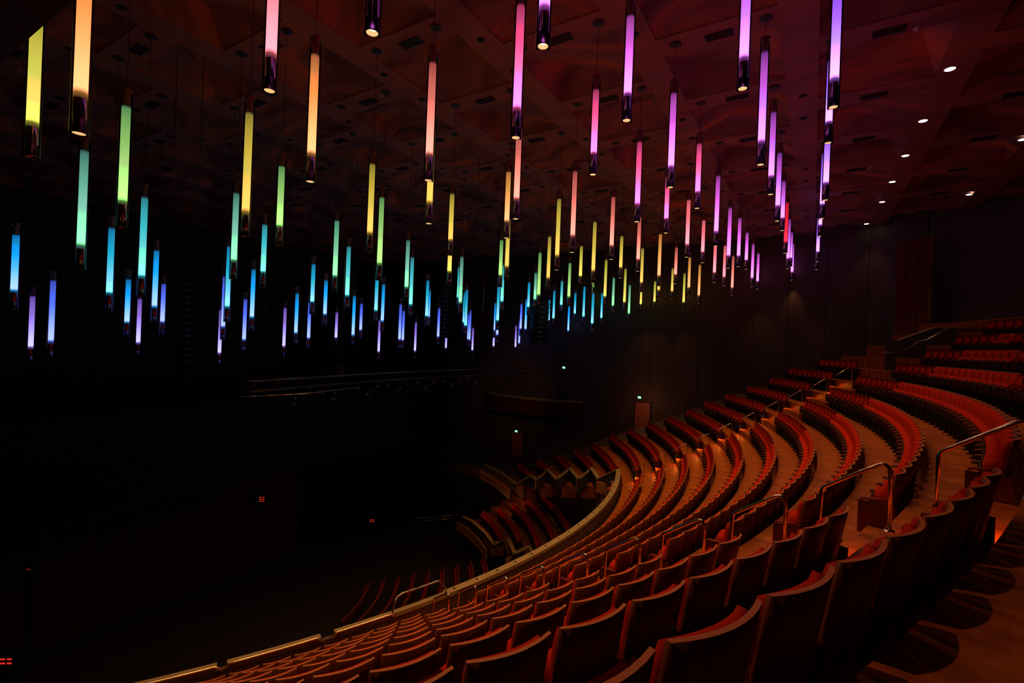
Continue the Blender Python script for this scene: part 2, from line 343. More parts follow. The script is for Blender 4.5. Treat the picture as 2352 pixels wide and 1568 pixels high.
# ================================================================ PENDANTS
PENDANTS = [(20.2,-13.8,2.6,1.99,"yg",72), (22.34,-13.86,2.53,1.99,"or",182), (23.77,-12.14,3.55,1.99,"pk",618), (22.35,-10.4,2.94,1.99,"or",711), (18.77,-12.1,2,1.99,"gr",278), (16.62,-12.08,1.26,2.22,"tg",184), (20.19,-10.41,2.05,2.22,"ye",561), (18.75,-8.7,2.28,1.62,"gr",640), (15.2,-10.35,0.86,2.22,"cy",323), (13.06,-10.32,0.46,1.99,"cb",250), (16.61,-8.68,1.49,1.99,"tg",536), (15.18,-6.94,1.49,1.62,"cy",603), (16.6,-5.22,1.52,1.99,"gt",768), (11.63,-12,0.39,1.62,"bl",31), (5.93,-10.21,-1.41,1.99,"vi",70), (8.08,-10.23,-1.13,2.22,"in",117), (9.5,-8.56,-0.33,1.62,"bl",290), (5.93,-6.82,-1.18,1.99,"vi",317), (11.64,-8.58,0.21,1.99,"bl",353), (8.07,-6.83,-0.24,1.62,"in",371), (13.05,-6.92,0.33,2.22,"cb",520), (9.48,-5.16,-0.36,2.22,"in",511), (5.92,-3.41,-1.63,2.22,"vi",503), (8.05,-3.43,-0.9,1.99,"in",559), (11.62,-5.18,0.07,1.99,"bl",577), (5.9,0.02,-1.25,2.22,"vi",651), (9.47,-1.73,-0.48,1.99,"bl",678), (13.03,-3.48,0.84,1.62,"cb",716), (8.04,0.01,-0.73,1.99,"in",707), (11.6,-1.75,0.44,1.62,"bl",745), (5.89,3.47,-0.65,1.62,"vi",770), (25.92,-12.15,3.75,1.99,"mg",855), (23.79,-8.66,3.29,1.99,"sa",984), (25.91,-8.69,3.77,1.99,"pm",1186), (27.37,-10.41,4.11,1.99,"mg",1247), (27.4,-6.94,4.5,1.62,"mg",1440), (25.99,-5.19,4.18,1.62,"pm",1362), (27.43,-3.46,4.18,1.99,"mg",1539), (20.19,-6.95,2.33,1.99,"ye",848), (18.75,-5.22,1.83,2.22,"gr",870), (22.33,-6.96,2.92,1.99,"ye",986), (20.21,-3.47,2.85,1.62,"ye",1033), (22.41,-3.43,3.27,1.62,"oy",1163), (23.82,-5.19,3.31,1.99,"sa",1184), (22.47,0.06,2.77,2.22,"ye",1278), (23.89,-1.69,3.03,2.22,"sa",1314), (23.95,1.79,3.37,1.99,"sa",1404), (26.02,-1.71,3.83,1.99,"pm",1462), (26.02,1.75,4.22,1.62,"pm",1530), (22.51,3.53,2.71,2.22,"ye",1361), (15.17,-3.49,1.05,1.99,"cy",796), (16.61,-1.74,1.54,1.99,"tg",932), (15.21,0.02,0.99,2.22,"cy",941), (13.09,3.51,0.7,1.99,"cb",979), (11.68,5.27,0.77,1.62,"bl",983), (13.03,-0.01,0.73,1.99,"cb",862), (11.63,1.75,0.32,1.99,"bl",877), (9.46,1.73,-0.48,2.22,"bl",810), (8.04,3.48,-0.14,1.62,"in",827), (5.9,6.96,-1.52,2.22,"vi",869), (9.48,5.23,-0.63,2.22,"in",916), (8.06,6.97,-0.67,1.99,"in",924), (5.93,10.46,-1.45,2.22,"vi",952), (18.79,-1.72,2.09,1.99,"yg",1030), (4.55,15.7,-1.22,1.99,"vi",1024), (9.53,8.74,-0.35,1.99,"in",1006), (16.67,1.77,1.23,2.22,"tg",1056), (15.21,3.48,1.67,1.62,"cy",1052), (13.1,6.98,0.35,2.22,"cb",1068), (11.65,8.7,0.63,1.99,"cb",1064), (9.56,12.22,-0.48,2.22,"in",1077), (8.13,13.96,-0.42,1.99,"in",1074), (6.02,17.46,-1.34,1.99,"vi",1084), (18.84,1.78,2.44,1.62,"gr",1147), (20.27,0.04,2.47,1.99,"ye",1164), (16.72,5.27,1.61,1.99,"cy",1151), (15.33,7.04,0.68,2.22,"cb",1142), (11.72,12.22,0.27,1.99,"bl",1136), (13.1,10.45,-0.07,1.99,"in",1141), (8.19,17.46,-0.91,1.99,"vi",1133), (15.35,10.5,1.77,1.62,"cb",1213), (16.77,8.76,2.07,1.62,"tg",1228), (18.9,5.28,1.91,2.22,"gr",1236), (11.77,15.71,0.53,1.99,"in",1195), (13.2,13.98,0.45,2.22,"bl",1205), (8.22,20.94,-0.93,1.99,"vi",1183), (9.62,19.19,-0.58,1.99,"in",1191), (20.32,3.53,2.48,1.99,"ye",1258), (15.4,13.99,1.26,1.99,"cb",1270), (13.24,17.46,1.33,1.62,"cb",1259), (16.81,12.24,2.04,1.62,"cy",1288), (18.95,8.76,2.17,1.99,"gr",1305), (13.32,20.96,0.62,2.22,"bl",1304), (15.43,17.47,1.85,1.62,"cb",1319), (20.38,7.02,3.06,1.62,"yg",1331), (16.89,15.74,1.49,2.22,"cb",1339), (15.42,20.93,2.83,1.99,"gr",1361), (19,12.24,0.85,1.99,"cb",1359), (16.89,19.2,1.62,1.99,"cb",1380), (20.43,10.5,2.33,2.22,"yg",1388), (19.04,15.72,2.26,1.99,"gt",1406), (22.53,7.01,3.4,1.62,"ye",1425), (20.44,13.96,2.32,2.22,"yg",1433), (19.05,19.19,1.96,2.22,"gt",1443), (23.94,5.25,3.41,1.99,"sa",1464), (22.55,10.47,3.07,1.99,"ye",1472), (19.39,20.95,2.82,1.99,"yg",1470), (20.45,20.9,3.01,1.62,"yg",1502), (23.97,8.72,3.15,2.22,"oy",1512), (22.59,13.95,3.04,1.99,"ye",1512), (22.57,17.41,3.36,1.62,"ye",1542), (23.98,12.19,3.71,1.62,"sa",1550), (22.6,20.88,2.92,2.22,"yg",1568), (29.5,-6.96,4.62,1.99,"mv",1707), (29.52,-3.49,4.43,2.22,"mv",1747), (29.51,-0.02,4.7,1.99,"mv",1770), (29.51,3.46,4.72,1.99,"mv",1785), (29.5,6.93,5.13,1.62,"mv",1796), (29.5,10.4,4.79,1.99,"rd",1803), (29.49,13.88,4.58,2.22,"mv",1808), (29.5,17.35,5.21,1.62,"mv",1815), (29.49,20.82,4.85,1.99,"mv",1818), (30.89,-5.23,4.74,1.99,"vm",1915), (30.88,-1.76,5.34,1.62,"vm",1902), (30.92,1.72,4.83,1.99,"vm",1896), (30.88,5.19,5.08,1.99,"vm",1888), (30.9,12.14,5.86,2.22,"vm",1883), (30.86,15.61,5.17,1.99,"vm",1877), (30.85,19.08,5.23,1.99,"vm",1875), (27.43,0,4.52,1.62,"pm",1602), (27.47,3.48,3.97,2.22,"mg",1644), (27.46,6.95,3.65,2.22,"mg",1671), (27.45,10.42,4.25,1.99,"mg",1695), (26.05,5.22,3.92,1.99,"pk",1577), (26.05,8.69,4.24,1.62,"pk",1613), (26.06,12.17,3.72,1.99,"pk",1640), (26.06,15.64,3.95,1.99,"pk",1662), (26.09,19.11,3.69,2.22,"sa",1680), (27.44,13.89,4.63,1.62,"mg",1713), (27.44,17.36,4.06,2.22,"mg",1726), (27.45,20.83,4.31,1.99,"mg",1739), (24.01,15.67,3.36,1.99,"oy",1581), (23.98,19.13,3.21,2.22,"oy",1603)]
def n_tube(L):
    return MB().lathe([(.073, 0), (.075, .02), (.075, L-.02), (.073, L)], 20, close=True)
tube_mesh = {}
CAN = MB(); CAN.lathe([(.066, .055), (.078, -.004), (.078, .012), (.075, .014), (.075, .18), (.072, .185), (.072, .19), (.075, .195), (.075, .455)], 20); CANM = CAN.mesh('lamp_can', M['can_chrome'])
LENS = MB().lathe([(.001, .052), (.052, .052)], 16).mesh('lens', M['lens']); LENSL = MB().lathe([(.001, .052), (.052, .052)], 16).mesh('lens', M['lens_low'])
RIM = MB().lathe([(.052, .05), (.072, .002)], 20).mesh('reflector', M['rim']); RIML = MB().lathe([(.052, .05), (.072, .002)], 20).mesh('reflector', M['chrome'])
TOP = MB().lathe([(.02, .0), (.058, 0), (.058, .30), (.103, .31), (.103, .335), (.02, .34)], 16).mesh('top_cap', M['cap_metal'])
CNP = MB().lathe([(.001, -.03), (.13, -.03), (.145, -.02), (.145, .012)], 20).mesh('canopy', M['canopy'])
CABLE = MB().tube([(0, 0, 0), (0, 0, 1)], .006, 5).mesh('cable', M['metal_dark'])
def sleeve(L): return MB().lathe([(.103, -.012), (.103, L+.455+.30)], 24)
SLV = {}
cnt = {}
for p in PENDANTS: cnt.setdefault(p[4], []).append(p[5])
for v in cnt.values(): v.sort()
PENDANTS += [(27.3, -13.9, 4.4, 1.99, 'pk', 9003)]  # unseen pendant on the ceiling grid, added to light the near seats
for px, py, zb, L, key, bx in PENDANTS:
    nm = TINT[key][0]; lst = cnt[key]; n = len(lst); j = lst.index(bx)+1 if bx < 9000 else 0
    where = ['just above the picture, nearest the camera', 'over the near wall', 'above the near left seats', 'over the near aisle, beyond the top edge', 'nearest of all, over the cross aisle'][bx-9001] if bx > 9000 else 'the only '+nm+' one' if n == 1 else ordn(j)+' from left of the '+nm+' ones'
    t = thing('tube_pendant', 'glowing '+nm+' glass tube pendant, '+where, 'pendant light', (px, py, Z0+zb), 0, 'glowing glass tube pendants')
    if L not in SLV: SLV[L] = sleeve(L).mesh('glass_sleeve', M['glass'])
    if (L, key) not in tube_mesh: tube_mesh[(L, key)] = n_tube(L).mesh('light_tube', GLOW[key])
    warm = (1.0 if px > 21.5 else (.35 if px > 17.5 else (.3 if px > 12.5 and py < 8 else 0))) if py < 13 else (.4 if px > 17.5 else .02)
    link('light_tube', tube_mesh[(L, key)], t, (0, 0, .455)); link('lamp_can', CANM, t)
    link('lens', LENS if px > 21.5 else LENSL, t); link('reflector', RIM if px > 21.5 else RIML, t)
    link('glass_sleeve', SLV[L], t); link('top_cap', TOP, t, (0, 0, .455+L+.0))
    zc = .455+L+.33; c = link('cable', CABLE, t, (0, 0, zc)); c.scale.z = CZ-Z0-zb-zc
    link('canopy', CNP, t, (0, 0, CZ-Z0-zb+.0))
    if warm > .1: lamp('bulb', 'SPOT', (0, 0, -.03), SPOT_W*warm*(2.2 if bx > 9000 else 1), SPOT_COL, t, .045, None, D(SPREAD if py < 6 else 84 if py < 13 else 66), .9)
# ================================================================ BALCONY PARAPET
RP = 23.88
for o_ in []: pass
par = thing('balcony_parapet', 'long curved balcony front wall with pale timber capping, sweeping from lower left to centre', 'parapet')
zc0, zc1 = Z0-6.52, Z0-6.42
segs = [(-42, -27.8), (-27.4, -23.25), (-22.55, -19.5), (-19.5, -15.8), (-15.8, 20.9)]
for a0, a1 in segs:
    m_ = MB(); m_.ring(RP-(.14 if a1 > 0 else .07), RP+(.08 if a1 > 0 else .07), D(a0), D(a1), zc0, zc1, max(4, int((a1-a0)*1.2))); m_.obj('capping', M['pale_wood'], par)
m_ = MB(); m_.ring(RP-.05, RP+.05, D(-42), D(20.9), Z0-7.75, zc0, 60); m_.obj('inner_wall', M['wall_wood'], par)
m_ = MB(); m_.ring(RP-.35, RP-.125, D(-42), D(20.6), Z0-8.3, Z0-7.05, 60); m_.obj('fascia', M['fascia'], par)
# lighting bar on brackets in front of the far stretch
m_ = MB(); m_.tube([pol(RP-.63, D(a), Z0-7.0) for a in range(-8, 22, 2)], .025, 6); m_.obj('lighting_bar', M['chrome'], par)
for k in range(7):
    a = D(-6+4.3*k); m_ = MB(); m_.tube([pol(RP-.63, a, Z0-7.0), pol(RP-.3, a, Z0-7.0), pol(RP-.1, a, Z0-6.95)], .016, 5); m_.obj('bracket', M['chrome'], par)
bolt = MB().lathe([(.001, .01), (.035, .01), (.035, 0)], 8).mesh('socket_cap', M['hole'])
for k in range(14, 34): link('socket_cap', bolt, par, pol(RP-.04, D(-41+1.85*k), zc1))
# stepped side parapet, one step per row of the side gallery
sp = thing('stepped_parapet', 'zigzag stepped side gallery wall with pale timber capping beyond the curved balcony front', 'parapet')
ZG = [((22.25, 8.53), -6.42), ((21.1, 8.95), -7.2), ((19.9, 10.88), -7.2), ((19.31, 10.35), -7.8), ((17.93, 12.16), -7.8), ((17.36, 11.38), -8.4), ((15.95, 13.0), -8.4),
      ((15.36, 12.48), -9.05), ((14.55, 13.15), -9.05), ((13.73, 12.69), -9.7), ((12.57, 13.6), -9.7), ((11.5, 14.4), -9.7), ((10.41, 15.05), -9.7), ((9.14, 15.6), -9.7)]
pp = [p for p, z in ZG]; zz = [Z0+z for p, z in ZG]
for k in range(len(pp)-1):
    m_ = MB(); m_.path(pp[k:k+2], -.06, .16, [z-.09 for z in zz[k:k+2]], zz[k:k+2]); m_.obj('capping', M['pale_wood'], sp)
    m_ = MB(); m_.path(pp[k:k+2], -.02, .10, [z-.75 for z in zz[k:k+2]], [z-.091 for z in zz[k:k+2]]); m_.obj('wall_panel', M['dark_recess'], sp)
for k in (0, 2, 4, 6, 8, 9, 10, 11, 12):  # lighter quads where lamplight falls on the gallery front
    a, b = Vector(pp[k]), Vector(pp[k+1]); z = zz[k]; d = (b-a).normalized(); nr = Vector((-d.y, d.x))
    q = (a+d*.1-nr*.0)*.985, (b-d*.1)*.985
    if k < 9: e_ = (b-a); q = (a+e_*.2)*.985, (a+e_*.75)*.985
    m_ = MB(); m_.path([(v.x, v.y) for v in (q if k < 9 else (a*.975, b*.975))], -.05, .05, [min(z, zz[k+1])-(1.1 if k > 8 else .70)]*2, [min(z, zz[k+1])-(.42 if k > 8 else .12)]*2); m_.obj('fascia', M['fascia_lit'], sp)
for k in (2, 4, 6, 8): m_ = MB(); m_.box((pp[k][0]+.15, pp[k][1]+.05, zz[k]+.04), (.3, .06, .03)); m_.obj('rail_bracket', M['chrome'], sp)
m_ = MB(); m_.tube([(x*.955, y*.955, Z0-10.35) for x, y in pp[9:]], .02, 5); m_.obj('lighting_bar', M['chrome'], sp)
# rails on the near stretch of the capping
for a0, a1, nm in ((-42, -27.9, 'leftmost, low left corner'), (-27.35, -23.5, 'between the two gaps in the capping'), (-22.5, -19.55, 'just left of the aisle end')):
    pts = [pol(RP+.105, D(a0+(a1-a0)*k/8), Z0-6.40) for k in range(9)]
    m_ = MB(); m_.tube([pol(RP+.105, D(a0)-.004, Z0-6.5)]+pts+[pol(RP+.105, D(a1)+.006, Z0-6.5)], .026, 10)
    t = thing('parapet_rail', 'thin brass rail along the balcony capping, '+nm, 'rail', (0, 0, 0), 0, 'rails on the balcony capping'); m_.obj('rail', M['brass'], t)
t = thing('parapet_guard_rail', 'raised bent metal guard rail above the capping at the foot of the aisle', 'rail')
pts = [pol(RP+.1, D(-19.5), Z0-6.5), pol(RP+.06, D(-19.4), Z0-6.25), pol(RP+.0, D(-19.1), Z0-6.10)]+[pol(RP-.02, D(-19.1+.35*k), Z0-6.06) for k in range(1, 9)]+[pol(RP, D(-16.0), Z0-6.14), pol(RP+.05, D(-15.8), Z0-6.45)]
m_ = MB(); m_.tube(pts, .026, 8); m_.obj('rail', M['chrome'], t)
# ================================================================ SEATS
def shell():                     # curved plywood back, separate top edge
    mb = MB(); W = .232; nx, nz = 8, 4; v = []; 
    def P(u, t, th): x = W*u; z = .20+.75*t; y = .13*(1-t)+.048*u*u+th; return (x*(1-.04*(1-t)), y, z)
    for th in (0, .022):
        for j in range(nz+1):
            for i in range(nx+1): v.append(P(-1+2*i/nx, j/nz, th))
    n = (nx+1)*(nz+1); f = []; m = []
    for s_ in (0, 1):
        for j in range(nz):
            for i in range(nx): b = s_*n+j*(nx+1)+i; f.append((b, b+1, b+nx+2, b+nx+1)); m.append(0)
    for i in range(nx): f.append((nz*(nx+1)+i, nz*(nx+1)+i+1, n+nz*(nx+1)+i+1, n+nz*(nx+1)+i)); m.append(1)
    for i in range(nx): f.append((i, i+1, n+i+1, n+i)); m.append(0)
    for e in (0, nx):
        for j in range(nz): b = j*(nx+1)+e; f.append((b, b+nx+1, n+b+nx+1, n+b)); m.append(0)
    mb.v = v; mb.f = f; mb.m = m; mb.sm = [k == 0 for k in m]; return mb
def pad():                       # upholstered back, thicker at the top
    mb = MB(); W = .203; nx, nz = 6, 5; v = []
    for th in (0, 1):
        for j in range(nz+1):
            for i in range(nx+1):
                u = -1+2*i/nx; t = j/nz; z = .42+.505*t; tt = (z-.20)/.75
                y = .13*(1-tt)+.048*u*u+.024; bulge = (.035+.045*t)*(1-.25*u*u) if 0 < j < nz else (.018+.025*t)
                v.append((W*u, y+th*bulge, z-(.012*u*u if j == nz else 0)))
    n = (nx+1)*(nz+1); f = []
    for s_ in (0, 1):
        for j in range(nz):
            for i in range(nx): b = s_*n+j*(nx+1)+i; f.append((b, b+1, b+nx+2, b+nx+1))
    for i in range(nx): f.append((nz*(nx+1)+i, nz*(nx+1)+i+1, n+nz*(nx+1)+i+1, n+nz*(nx+1)+i)); f.append((i, i+1, n+i+1, n+i))
    for e in (0, nx):
        for j in range(nz): b = j*(nx+1)+e; f.append((b, b+nx+1, n+b+nx+1, n+b))
    return mb.add(v, f, 0, True)
def squab(tip=True, cushion=True):   # tipped-up seat: rounded red cushion behind a dark timber pan
    mb = MB(); nx = 8; v = []; 
    y0, th = (.165, .125) if cushion else (.292, .022)
    for t, w_, dz in ((0, .19, 0), (.08, .20, 0), (1, .20, 0)):
        pass
    rows_ = []
    for j in range(6):
        t = j/5; row = []
        for i in range(nx+1):
            u = -1+2*i/nx; z = .36+(.29 if cushion else .225)*t+(.05*(1-u*u) if j == 5 else 0)
            row.append((.205*u, z, .018*(1-u*u)))
        rows_.append(row)
    for th_ in (0, th):
        for j, row in enumerate(rows_):
            for (x, z, bl) in row:
                e = .02 if (cushion and j in (0, 5)) else 0
                v.append((x, y0+(th_-e if th_ else e)+(.05*(j/5)*0)+(bl if th_ else -bl*cushion), z))
    n = (nx+1)*6; f = []
    for s_ in (0, 1):
        for j in range(5):
            for i in range(nx): b = s_*n+j*(nx+1)+i; f.append((b, b+1, b+nx+2, b+nx+1))
    for i in range(nx): f.append((5*(nx+1)+i, 5*(nx+1)+i+1, n+5*(nx+1)+i+1, n+5*(nx+1)+i)); f.append((i, i+1, n+i+1, n+i))
    for e in (0, nx):
        for j in range(5): b = j*(nx+1)+e; f.append((b, b+nx+1, n+b+nx+1, n+b))
    return mb.add(v, f, 0, True)
def arm(x):
    mb = MB(); pts = [(x, .10, .60), (x, .24, .595), (x, .37, .585), (x, .41, .57)]; v = []
    for (a, y, z), w_ in zip(pts, (.022, .026, .026, .014)):
        v += [(a-w_, y, z-.015), (a+w_, y, z-.015), (a+w_*.8, y, z+.015), (a-w_*.8, y, z+.015)]
    f = [(b*4+k, b*4+4+k, b*4+4+(k+1) % 4, b*4+(k+1) % 4) for b in range(3) for k in range(4)]+[(0, 1, 2, 3), (15, 14, 13, 12)]
    return mb.add(v, f, 0, True)
def stand(x):
    mb = MB(); mb.box((x, .22, .30), (.03, .20, .60)); mb.box((x, .22, .01), (.10, .26, .02)); return mb
def endp(x):
    mb = MB(); mb.box((x, .24, .35), (.03, .38, .40)); return mb
def boltm():
    mb = MB(); mb.box((.0, .128, .27), (.06, .02, .03)); return mb
PARTS = [('back_shell', shell(), ['back_wood', 'edge_wood']), ('back_cushion', pad(), ['red']), ('seat_cushion', squab(True, True), ['red']), ('seat_pan', squab(True, False), ['pan_wood']),
         ('armrest', arm(-.258), ['arm']), ('stand', stand(-.258), ['metal_dark']), ('bolt', boltm(), ['chrome'])]
PM = {}
for nm, mb, ms in PARTS: PM[nm] = mb.mesh(nm, [M[x] for x in ms])
AR = arm(.258); PM['armrest_r'] = AR.mesh('armrest', M['arm']); PM['stand_r'] = stand(.258).mesh('stand', M['metal_dark'])
PM['end_l'] = endp(-.262).mesh('end_panel', M['end_panel']); PM['end_r'] = endp(.262).mesh('end_panel', M['end_panel'])
seats = []                       # (R, a, z floor, row, block, index from aisle, end flag)
S = .53
def block(i, a0, a1, name, R=None, zt=None, first_end='lo'):
    R = R or RR(i); z = (zt if zt is not None else ZT(i))-BH; n = int((a1-a0)*R/S+.25); st = S/R
    for k in range(n):
        a = a0+st*(k+.5) if first_end == 'lo' else a1-st*(k+.5)
        e = '' 
        if k == 0: e = 'lo' if first_end == 'lo' else 'hi'
        elif k == n-1: e = 'hi' if first_end == 'lo' else 'lo'
        seats.append((R, a, z, i, name, k+1, e, n))
for i in range(1, 11):
    block(i, D(-15.5), D(15.95), 'middle block')
    block(i, asl(RR(i), -LATE), D(-18.95), 'near block', first_end='hi')
    block(i, D(20.25), asl(RR(i), LATE), 'far block')
block(11, D(20.0), asl(RR(11), 15.6), 'far block')
for i in range(11, 15): block(i, D(-15.5), D(14.1), 'middle block')
for i in range(-4, 1): block(i, D(SIDE[i][0]), D(SIDE[i][1]), 'side gallery')
low = len(seats)
for m in range(5): block(100+m, D((44.5, 39.5, 34, 32, 30)[m]), D(60-2*m), 'lower tier', R=18.0+.98*m, zt=Z0-13.35+.42*m)
for m in range(9): block(200+m, D(16), D(44+.3*m), 'stalls', R=9.2+.95*m, zt=1.15+.1*m)
def camproj(P):
    v = P-CAMP; f_ = -v.dot(_z)
    return (1176+FPX*v.dot(_x)/f_, 784-FPX*v.dot(_y)/f_, f_) if f_ > .3 else (1e9, 1e9, -1)
info = []
for s_ in seats:
    R, a, z, *_ = s_; p = pol(R, a, z+.6); u, v_, dpt = camproj(p)
    if dpt < 0 or u < -90-200/dpt or u > 2440+400/dpt or v_ > 1600+900/dpt: continue
    inview = 0 <= u <= 2352 and v_ <= 1568+400/dpt
    info.append((dpt, inview, s_))
cand = sorted([t for t in info if t[1] and t[2][4] not in ('lower tier', 'stalls')], key=lambda t: t[0])
own = set(id(t[2]) for t in cand[:298]); rest = [t[2] for t in info if id(t[2]) not in own]
ROWN = {k: ordn(k) for k in range(1, 15)}
def root_label(s_):
    R, a, z, i, nm, k, e, n = s_; b = {'middle block': 'middle block', 'near block': 'near left block', 'far block': 'far block', 'side gallery': 'side gallery'}[nm]
    side = {'middle block': 'near aisle', 'near block': 'near aisle', 'far block': 'far aisle', 'side gallery': 'zigzag wall'}[nm]
    return 'red tip-up theatre seat, %s, row %s, %s from the %s' % (b, ordn(i) if i > 0 else 'lower', ordn(k), side)
for t in cand[:298]:
    R, a, z, i, nm, k, e, n = t[2]; p = pol(R, a, z)
    o = thing('theatre_seat', root_label(t[2]), 'seat', p, a+PI/2, 'red theatre seats in curved rows')
    for q in ('back_shell', 'back_cushion', 'seat_cushion', 'seat_pan', 'armrest', 'stand'): link(q, PM[q], o)
    if t[0] < 14: link('bolt', PM['bolt'], o)
    if e == 'hi': link('armrest', PM['armrest_r'], o); link('end_panel', PM['end_l' if False else 'end_r'], o)
    if e == 'lo': link('end_panel', PM['end_l'], o)
# the remaining, smaller seats as one object
tv = []; tf = []; tm = []; tsm = []
MS = ['back_wood', 'edge_wood', 'red', 'pan_wood', 'arm', 'metal_dark']
for nm, mb, ms in PARTS[:6]:
    b = len(tv); tv += list(mb.v); tf += [tuple(q+b for q in f) for f in mb.f]; tm += [MS.index(ms[k]) for k in mb.m]; tsm += list(mb.sm)
TV = np.array([tuple(v) for v in tv]); nV = len(TV); NF = len(tf)
loops = [q for f in tf for q in f]; lt = [len(f) for f in tf]
allv = []; L0 = np.array(loops); 
for R, a, z, *_ in rest:
    c, s_ = math.cos(a+PI/2), math.sin(a+PI/2); X = TV[:, 0]*c-TV[:, 1]*s_+R*math.cos(a); Y = TV[:, 0]*s_+TV[:, 1]*c+R*math.sin(a); allv.append(np.stack([X, Y, TV[:, 2]+z], 1))
N = len(rest); AV = np.concatenate(allv)
me = bpy.data.meshes.new('seat_rows'); me.vertices.add(len(AV)); me.vertices.foreach_set('co', AV.ravel())
AL = np.concatenate([L0+k*nV for k in range(N)]); me.loops.add(len(AL)); me.loops.foreach_set('vertex_index', AL.astype(np.int32))
LT = np.tile(np.array(lt), N); me.polygons.add(len(LT)); me.polygons.foreach_set('loop_start', np.concatenate([[0], np.cumsum(LT)[:-1]]).astype(np.int32))
me.polygons.foreach_set('material_index', np.tile(np.array(tm), N).astype(np.int32)); me.polygons.foreach_set('use_smooth', np.tile(np.array(tsm), N))
for x in MS: me.materials.append(M[x])
me.update(calc_edges=True); me.validate()
tag(link('distant_seats', me), 'many small distant red theatre seats filling the far, side, lower and stalls rows', 'seats', None, 'stuff')
# ================================================================ AISLE HANDRAILS and STEP LIGHTS
def handrail(k, ac, sgn, lb, grp):
    R = RR(k); zf = FL(k); zr = FL(k+1)
    t = thing('handrail', lb, 'handrail', (0, 0, 0), 0, grp)
    F = pol(R-.52, ac, 0); B = pol(R+.10, ac, 0)
    zb = zr; zt1 = zf+.92; zt2 = zr+.68
    def L(u, z): q = F.lerp(B, u); return Vector((q.x, q.y, z))
    pts = [L(0, zf), L(0, zt1-.09), L(.03, zt1-.03), L(.12, zt1+.012), L(.5, (zt1+zt2)/2+.01), L(.85, zt2-.012), L(.93, zt2-.01), L(.985, zt2-.05), L(1, zt2-.12), L(1, zb)]
    m_ = MB(); m_.tube(pts, .021, 10); m_.obj('rail', M['chrome'], t)
    pl = MB().lathe([(.001, .012), (.05, .012), (.055, 0)], 12)
    pm = pl.mesh('base_plate', M['chrome']); link('base_plate', pm, t, L(1, zb)); link('base_plate', pm, t, L(0, zf))
for k in range(1, 11):
    handrail(k, D(-17.6), 1, 'bent metal handrail in the near aisle, beside seat row %s' % ordn(k), 'handrails in the near aisle')
for k in range(1, 11):
    handrail(k, D(17.8), 1, 'small bent metal handrail in the far aisle, beside seat row %s' % ordn(k), 'handrails in the far aisle')
stm = MB(); stm.box((0, 0, 0), (.10, .012, .035)); stm = stm.mesh('lens', M['step'])
sth = MB(); sth.box((0, .02, 0), (.14, .03, .07)); sth = sth.mesh('housing', M['metal_dark'])
for k in range(1, 11):
    for a, nm, yaw in ((D(20.1), 'far', PI), (D(-18.8), 'near', 0)):
        p = pol(RR(k)-.30, a, FL(k)+.42); t = thing('step_light', 'small orange step light at the %s aisle, on the end seat of row %s' % (nm, ordn(k)), 'step light', p, a+PI/2+(PI/2 if nm == 'far' else -PI/2), 'orange aisle step lights')
        link('lens', stm, t); link('housing', sth, t)
        q = pol(RR(k)-.30, a+(-.003 if nm == 'far' else .003), FL(k)+.42)
        l = lamp('bulb', 'SPOT', q, STEP_W*(1.3 if nm == 'far' else 4.5), (1, .18, .016), None, .02, None, D(128), .8)
        tgt = pol(RR(k)-.15, a+(-.016 if nm == 'far' else .014), FL(k)-.1)-q; l.rotation_euler = tgt.to_track_quat('-Z', 'Y').to_euler(); l.parent = t; l.matrix_parent_inverse = (Matrix.Translation(t.location) @ t.rotation_euler.to_matrix().to_4x4()).inverted()
# low wall, sloping parapet and handrail by the upper side entrance
t = thing('entrance_wall', 'low wall with sloping pale timber capping beside the upper side stair', 'wall')
m_ = MB(); m_.path([(33.6, 11.6), (34.05, 11.6), (35.3, 11.6), (39, 11.6)], -.15, .15, [Z0-1.2]*4, [Z0+.72, Z0+.74, Z0+1.34, Z0+1.36]); m_.obj('wall_body', M['dark_recess'], t)
m_ = MB(); m_.path([(34.05, 11.6), (35.3, 11.6)], -.2, .2, [Z0+.75, Z0+1.36], [Z0+.81, Z0+1.42]); m_.obj('capping', M['yellow_wood'], t)
t = thing('stair_handrail', 'cranked thin metal handrail climbing beside the sloping pale capping at upper right', 'handrail')
m_ = MB(); m_.tube([(33.4, 10.95, Z0+.20), (34.06, 10.95, Z0+.20)], .02, 6); m_.tube([(34.22, 10.95, Z0+.30), (34.72, 10.95, Z0+.76), (34.92, 10.95, Z0+.78), (35.7, 10.95, Z0+1.38), (37.5, 10.95, Z0+1.38)], .02, 6)
for x, z in ((33.7, .20), (34.72, .76), (35.7, 1.38)): m_.tube([(x, 10.95, Z0+z-.02), (x, 11.45, Z0+z-.06)], .012, 5)
m_.obj('rail', M['chrome'], t)
# pleated curtain in the rear corner
cu = thing('pleated_curtain', 'tall dark brown pleated curtain hanging at the rear corner of the hall', 'curtain')
mb = MB(); v = []; n = 90; A = Vector((34.6, 17.6)); B = Vector((36.0, 16.7)); d = (B-A); nr = Vector((-d.y, d.x)).normalized()
for i in range(n+1):
    q = A+d*(i/n)+nr*(.14*math.sin(i*PI/3.6)); v += [(q.x, q.y, Z0+.6), (q.x, q.y, Z0+6.4)]
mb.add(v, [(2*i, 2*i+2, 2*i+3, 2*i+1) for i in range(n)], 0, True); mb.obj('cloth', M['curtain'], cu)
